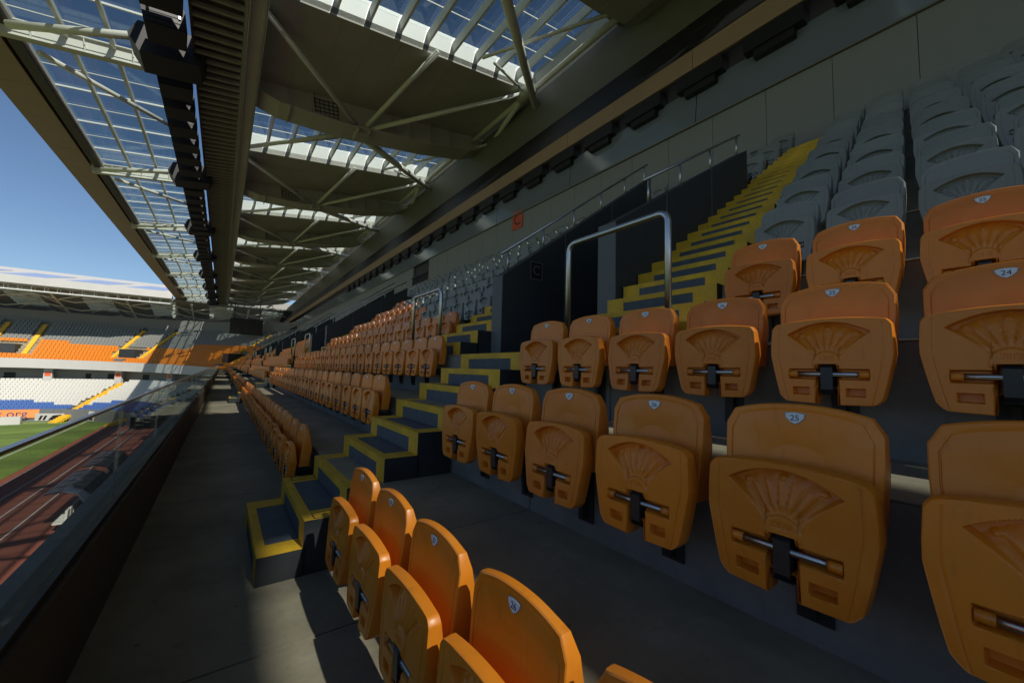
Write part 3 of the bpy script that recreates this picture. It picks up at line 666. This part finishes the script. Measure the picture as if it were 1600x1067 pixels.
def pan_mesh(nu=150, nv=160):
    s = np.linspace(-1, 1, nu+1); t = np.linspace(0, 1, nv+1); Sg, T = np.meshgrid(s, t)
    zt = .612 - .02*np.abs(Sg)**2.2 - .02*np.clip((np.abs(Sg)-.9)/.1, 0, 1)**2
    zb = .238 + .006*np.abs(Sg)**2 + .026*np.clip((np.abs(Sg)-.86)/.14, 0, 1)**2
    zb = zb + .072*sstep(.037, .030, np.abs(Sg)*.168)      # notch in the lower edge
    Z = zb + (zt-zb)*T
    W = .166 + .046*np.clip((Z-.238)/(.45-.238), 0, 1)**.8 - .006*np.clip((Z-.5)/.11, 0, 1)
    U = Sg*W
    d = -.115 - .022*(.62-Z)/.38 + .004*(np.abs(Sg))**4
    # edge rim line
    e = np.abs(Sg); d += .003*(np.exp(-((e-.87)/.012)**2))*(Z < .585)
    # fan recess
    hx, hz = 0, .415
    du, dz = U-hx, Z-hz; R = np.hypot(du, dz); A = np.arctan2(du, dz)
    top = .598 - 2.3*U**2                      # upper arc of the recess
    side = .046 + .108*np.clip((Z-.43)/.12, 0, 2)**1.5 - np.abs(U)
    inside = np.minimum(np.minimum((top-Z)/.005, side/.012), (R-.048)/.008)
    rec = sstep(0, 1, inside)
    depth = .003 + .034*np.clip((R-.045)/.13, 0, 1)
    d += rec*depth
    ph = (A+.91)/1.82*7; fr_ = ph-np.floor(ph)
    d -= rec*.0085*(1-(2*fr_-1)**2)*np.clip((R-.05)/.03, 0, 1)*np.clip((.172-R)/.03, 0, 1)
    for (bx, bz) in ((-.10, .545), (.10, .545), (0, .572)): d -= rec*.006*np.exp(-(((U-bx)**2+(Z-bz)**2)/.009**2)**2)
    hub = sstep(.052, .047, R)*(Z > .40); d -= hub*.005
    hr = (np.abs(U) < .026)*(Z > .428)*(Z < .446)*(np.sin(U*math.pi/.0035) > 0); d += hr*.002
    # tube slot, centre notch, pockets
    slot = sstep(.142, .136, np.abs(U))*sstep(.342, .348, Z)*sstep(.391, .385, Z); d += slot*.03
    notch = sstep(.034, .029, np.abs(U))*sstep(.412, .404, Z); d += np.maximum(0, notch*.066 - slot*.03*notch)
    low = sstep(.05, .046, np.abs(U+.028))*sstep(.30, .29, Z); d += .0*low
    for bx in (-.095, .095):
        pk = sstep(.032, .028, np.abs(U-bx))*sstep(.272, .276, Z)*sstep(.308, .304, Z); d += pk*.034
    q = MB(); X = d
    q.v = [(float(X[j, i]), float(U[j, i]), float(Z[j, i])) for j in range(nv+1) for i in range(nu+1)]
    id_ = lambda i, j: j*(nu+1)+i
    for j in range(nv):
        for i in range(nu): q.f.append((id_(i, j), id_(i, j+1), id_(i+1, j+1), id_(i+1, j))); q.mi.append(0)
    loop = [id_(i, 0) for i in range(nu)] + [id_(nu, j) for j in range(nv)] + [id_(i, nv) for i in range(nu, 0, -1)] + [id_(0, j) for j in range(nv, 0, -1)]
    prev = loop
    cx, cz = 0, .42
    for off, dd in ((.0022, .002), (.0035, .005), (.006, .045), (.005, .068), (-.002, .074)):
        i0 = len(q.v)
        for vi in loop:
            x, u_, z = q.v[vi]; L = math.hypot(u_, z-cz); base = -.115-.022*(.62-z)/.38
            dd_ = dd if dd < .006 else dd*(.62+.38*min(1, max(0, (.6-z)/.15)))
            q.v.append((base+dd_, u_+off*u_/L, z+off*(z-cz)/L))
        cur = list(range(i0, i0+len(loop)))
        for k in range(len(loop)):
            l = (k+1) % len(loop); q.f.append((prev[k], prev[l], cur[l], cur[k])); q.mi.append(0)
        prev = cur
    q.f.append(tuple(prev)); q.mi.append(0)
    return q
bq, pq = back_mesh(), pan_mesh()
MESH = {}
for colr, mk in (('orange', 'orange'), ('worn', 'orange_old'), ('grey', 'grey_seat')):
    MESH['back', colr] = bq.mesh('backrest', mk, True); MESH['pan', colr] = pq.mesh('seat_pan', mk, True)
    for sgn in (-1, 1):
        q = MB(); q.tube([(-.118, sgn*.139, .366), (-.118, sgn*.108, .366)], .0145, 12); MESH['cap%d' % sgn, colr] = q.mesh('end_cap', mk, True)
for k_ in list(MESH):
    if k_[0] == 'back': MESH[k_].set_sharp_from_angle(angle=math.radians(30))
    if k_[0] == 'pan': MESH[k_].set_sharp_from_angle(angle=math.radians(32))
q = MB(); q.tube([(-.118, -.112, .366), (-.118, .112, .366)], .0115, 14); TUBE = q.mesh('pivot_tube', 'tube_steel', True)
q = MB(); q.prism([(-.137, .30), (-.137, .395), (-.115, .408), (-.06, .40), (-.06, .29), (-.12, .282)], -.021, .021); q.prism([(-.135, .286), (-.12, .276), (-.06, .28), (-.06, .289), (-.12, .282)], -.026, .026); BRK = q.mesh('bracket', 'black_plastic')
q = MB(); q.prism([(-.06, .285), (-.06, .38), (.139, .33), (.139, .10), (.10, .10), (.085, .26)], -.012, .012); q.box(.128, .1395, -.05, .05, .08, .36); q.box(-.03, .05, -.10, .10, .40, .44); LEG = q.mesh('support', 'dark_metal')
def shield(sc, d):
    pts = [(-.026, .013), (-.013, .016), (0, .017), (.013, .016), (.026, .013), (.023, 0), (.012, -.012), (0, -.018), (-.012, -.012), (-.023, 0)]
    return [(d, x*sc, z*sc) for x, z in pts]
def plate(sc, d0, d1, m, nm):
    q = MB(); a = shield(sc, d0); b = shield(sc, d1); n_ = len(a); i = 0; q.v = a+b
    q.f.append(tuple(range(n_-1, -1, -1))); q.mi.append(0)
    for k in range(n_): l = (k+1) % n_; q.f.append((k, l, n_+l, n_+k)); q.mi.append(0)
    return q.mesh(nm, m)
PLRIM, PL = plate(1.12, -.0022, .004, 'badge_rim', 'badge'), plate(1.0, -.003, -.0005, 'badge', 'badge_face')
NUM = {}
def numeral(n_):
    if n_ not in NUM: NUM[n_] = text_mesh(str(n_), .026, 'ink')
    return NUM[n_]
def in_view(P, mg=90):
    d = Vector(P)-EYE; z = d.dot(fw)
    if z < .25: return False
    x, y = 800+FPX*d.dot(rt)/z, 533.5-FPX*d.dot(up)/z
    return -mg < x < 1600+mg and -mg < y < 1067+mg
# every seat position: (row, y, colour, number, label)
slots = []
Y0S = {0: .895-.5, 1: .458-.5, 2: .034-.5, 3: .103-.5}
NUM0 = {0: 25, 1: 24, 2: 23, 3: 24}
rown = lambda r: 'front row' if r == 0 else ('topmost row' if r == NR-1 else ORD[r]+' row')
for r in range(NR):
    cname = 'orange' if r <= 3 else 'grey'
    if r <= 3:
        y0 = Y0S[r]; cnt = [5, 7, 7, 4][r]; ys = [y0+.5*i for i in range(-2, cnt)]
        ys = [y for y in ys if y < (2.85 if r < 3 else 1.3)]
    else:
        e = 1.38+.118*(riserX(r)-.5-2.74) - .28; ys = [e-.5*i for i in range(7)][::-1]
    m_ = len(ys)
    for i, y in enumerate(ys):
        num = NUM0[r]+int(round((y-Y0S[r])/.5)) if r <= 3 else None
        slots.append((r, y, cname, num, '%s tip-up seat in the %s, %s seat right of the nearest stairs' % (cname, rown(r), ORD[m_-1-i])))
def block_cols(b, r, i, y):
    if b == 0:
        if r <= 3: return 'orange'
        return 'orange' if (r <= 6 and (y-5.75) > (r-3)*2.7) else 'grey'
    return 'orange' if r <= 4 else 'grey'
for b in range(5):
    u = b*PER
    for r in range(NR):
        ya = u + (4.55 if r < 2 else 4.75 if r == 2 else 5.85)
        yb = u + PER + ((2.6 if r < 3 else 1.1) if r < 4 else 1.38+.118*(riserX(r)-3.24)-.3)
        if b == 4: yb = YS - .3
        n_ = int((yb-ya)/.5)+1
        for i in range(n_):
            y = ya+.5*i
            slots.append((r, y, block_cols(b, r, i, y), None, '%s tip-up seat in the %s, %s seat beyond the nearest stairs' % (block_cols(b, r, i, y), rown(r), ORD[i]) if b == 0 and i < 28 else None))
    if b < 5:                                   # rows above the tunnel
        for r in range(8, NR):
            for i in range(3):
                y = u + 2.95+.52*i
                slots.append((r, y, 'grey', None, 'grey tip-up seat in the %s above the nearest tunnel, %s from its near side' % (rown(r), ORD[i]) if b == 0 else None))
cand = []
for k, (r, y, c_, num, lab) in enumerate(slots):
    P = (seatX(r), y, floorZ(r)+.55)
    if lab and in_view(P, 420): cand.append(((Vector(P)-EYE).length, k))
cand.sort(); IND = {k for _, k in cand[:330]}
rest = []
for k, (r, y, c_, num, lab) in enumerate(slots):
    if k not in IND:
        rest.append((seatX(r), y, floorZ(r), 0, 0 if c_ == 'orange' else 1)); continue
    mk = c_ if c_ == 'grey' else random.choice(['orange', 'orange', 'worn'])
    o_ = empty('stadium_seat', (seatX(r), y, floorZ(r)), lab, 'seat', c_+' seats in rows')
    o_.rotation_euler = (0, random.uniform(-.012, .012), random.uniform(-.012, .012))
    bk = link('backrest', MESH['back', mk], o_); pn = link('seat_pan', MESH['pan', mk], o_)
    ang = random.choice([random.uniform(-.03, .05), random.uniform(-.02, .03), random.uniform(.0, .09)])
    pn.rotation_euler = (0, -ang, 0); pv = Vector((-.118, 0, .366)); pn.location = pv - Matrix.Rotation(-ang, 3, 'Y') @ pv
    if y < 12:
        tb_ = link('pivot_tube', TUBE, o_); link('end_cap', MESH['cap-1', mk], tb_); link('end_cap', MESH['cap1', mk], tb_); link('bracket', BRK, o_); link('support', LEG, o_)
    if c_ == 'orange' and y < 8:
        bd = link('badge', PLRIM, bk, (.0005, 0, .745)); bd.rotation_euler = (0, .1, 0)
        link('badge_face', PL, bd)
        if num: nn = link('number', numeral(num), bd, (-.0034, 0, -.0005), (math.pi/2, 0, -math.pi/2))
# distant seats, joined
def seat_stuff(name, items, mats, label):
    base = []
    for x0, x1, hw, z0, z1, ln in ((0, .06, .218, .40, .785, .0), (-.125, -.045, .212, .24, .605, 0.)):
        base.append([(x, yy, z) for z in (z0, z1) for yy in (-hw, hw) for x in (x0, x1)])
    bv = np.array(base[0]+base[1]); faces = []
    for i in (0, 8):
        for f in ((0, 4, 6, 2), (4, 5, 7, 6), (0, 1, 5, 4), (2, 6, 7, 3), (1, 3, 7, 5), (0, 2, 3, 1)): faces.append([i+k for k in f])
    F = np.array(faces); V = []; FF = []; MI = []
    for n_, (x, y, z, rot, mi) in enumerate(items):
        c_, s_ = math.cos(rot), math.sin(rot)
        b = bv.copy(); xx = b[:, 0]*c_-b[:, 1]*s_; yy = b[:, 0]*s_+b[:, 1]*c_
        V.append(np.stack([xx+x, yy+y, b[:, 2]+z], 1)); FF.append(F+16*n_); MI += [mi]*len(F)
    me = bpy.data.meshes.new(name); me.from_pydata(np.concatenate(V).tolist(), [], np.concatenate(FF).tolist())
    for k in mats: me.materials.append(M[k])
    me.polygons.foreach_set('material_index', MI); me.update()
    return tag(link(name, me), label, 'seats', None, 'stuff')
seat_stuff('distant_side_seats', rest, ['orange', 'grey_seat'], 'orange and grey seats farther along the stand')
it = []
for r in range(NE):
    R = R0+RUN*r; st = math.degrees(.5/R); n_ = int(90/st)
    for k in range(n_ + 120):
        if k < n_:
            th = 90*(k+.5)/n_; x, y, z_ = polar(th, R); a = math.radians(th); dt = lambda t: abs(th-t)*math.pi/180*R
            if r > 1 and min(dt(t) for t in UT) < .6: continue
            if 1 < r < 6 and min(dt(t) for t in (18.5, 64.6)) < 1.5: continue
            orange = r <= 5 or (r <= 7 and th < 48) or (r <= 6 and th > 84)
        else:
            th = 90; x, y, a = -.25-.5*(k-n_), R, math.pi/2
            if r > 1 and min(abs(x-t) for t in UX) < .6: continue
            if 1 < r < 6 and -4.5 < x < -1.5: continue
            orange = r <= 6
        it.append((CX+x, CY+y, floorZ(r)+ez(th), a, 0 if orange else 1))
seat_stuff('distant_end_seats', it, ['orange', 'grey_seat'], 'orange and grey seats of the far upper tier')
it = []
for r in range(LT):
    R = R0-9.25+.74*r; n_ = int(math.pi/2*R/.5)
    for k in range(n_ + 110):
        if k < n_:
            th = 90*(k+.5)/n_; x, y, z_ = polar(th, R); a = math.radians(th)
            if min(abs(th-t)*math.pi/180*R for t in LTH) < .75: continue
        else: th = 90; x, y, a = -.25-.5*(k-n_), R, math.pi/2
        blue = r < 2 or (r == 2 and th > 73) or (r == 3 and th > 81) or (r == 2 and th < 58) or (r == 3 and th < 52)
        it.append((CX+x, CY+y, -6.9+.34*r, a, 1 if blue else 0))
seat_stuff('lower_tier_seats', it, ['white_seat', 'blue_seat'], 'white and blue seats of the far lower tier')
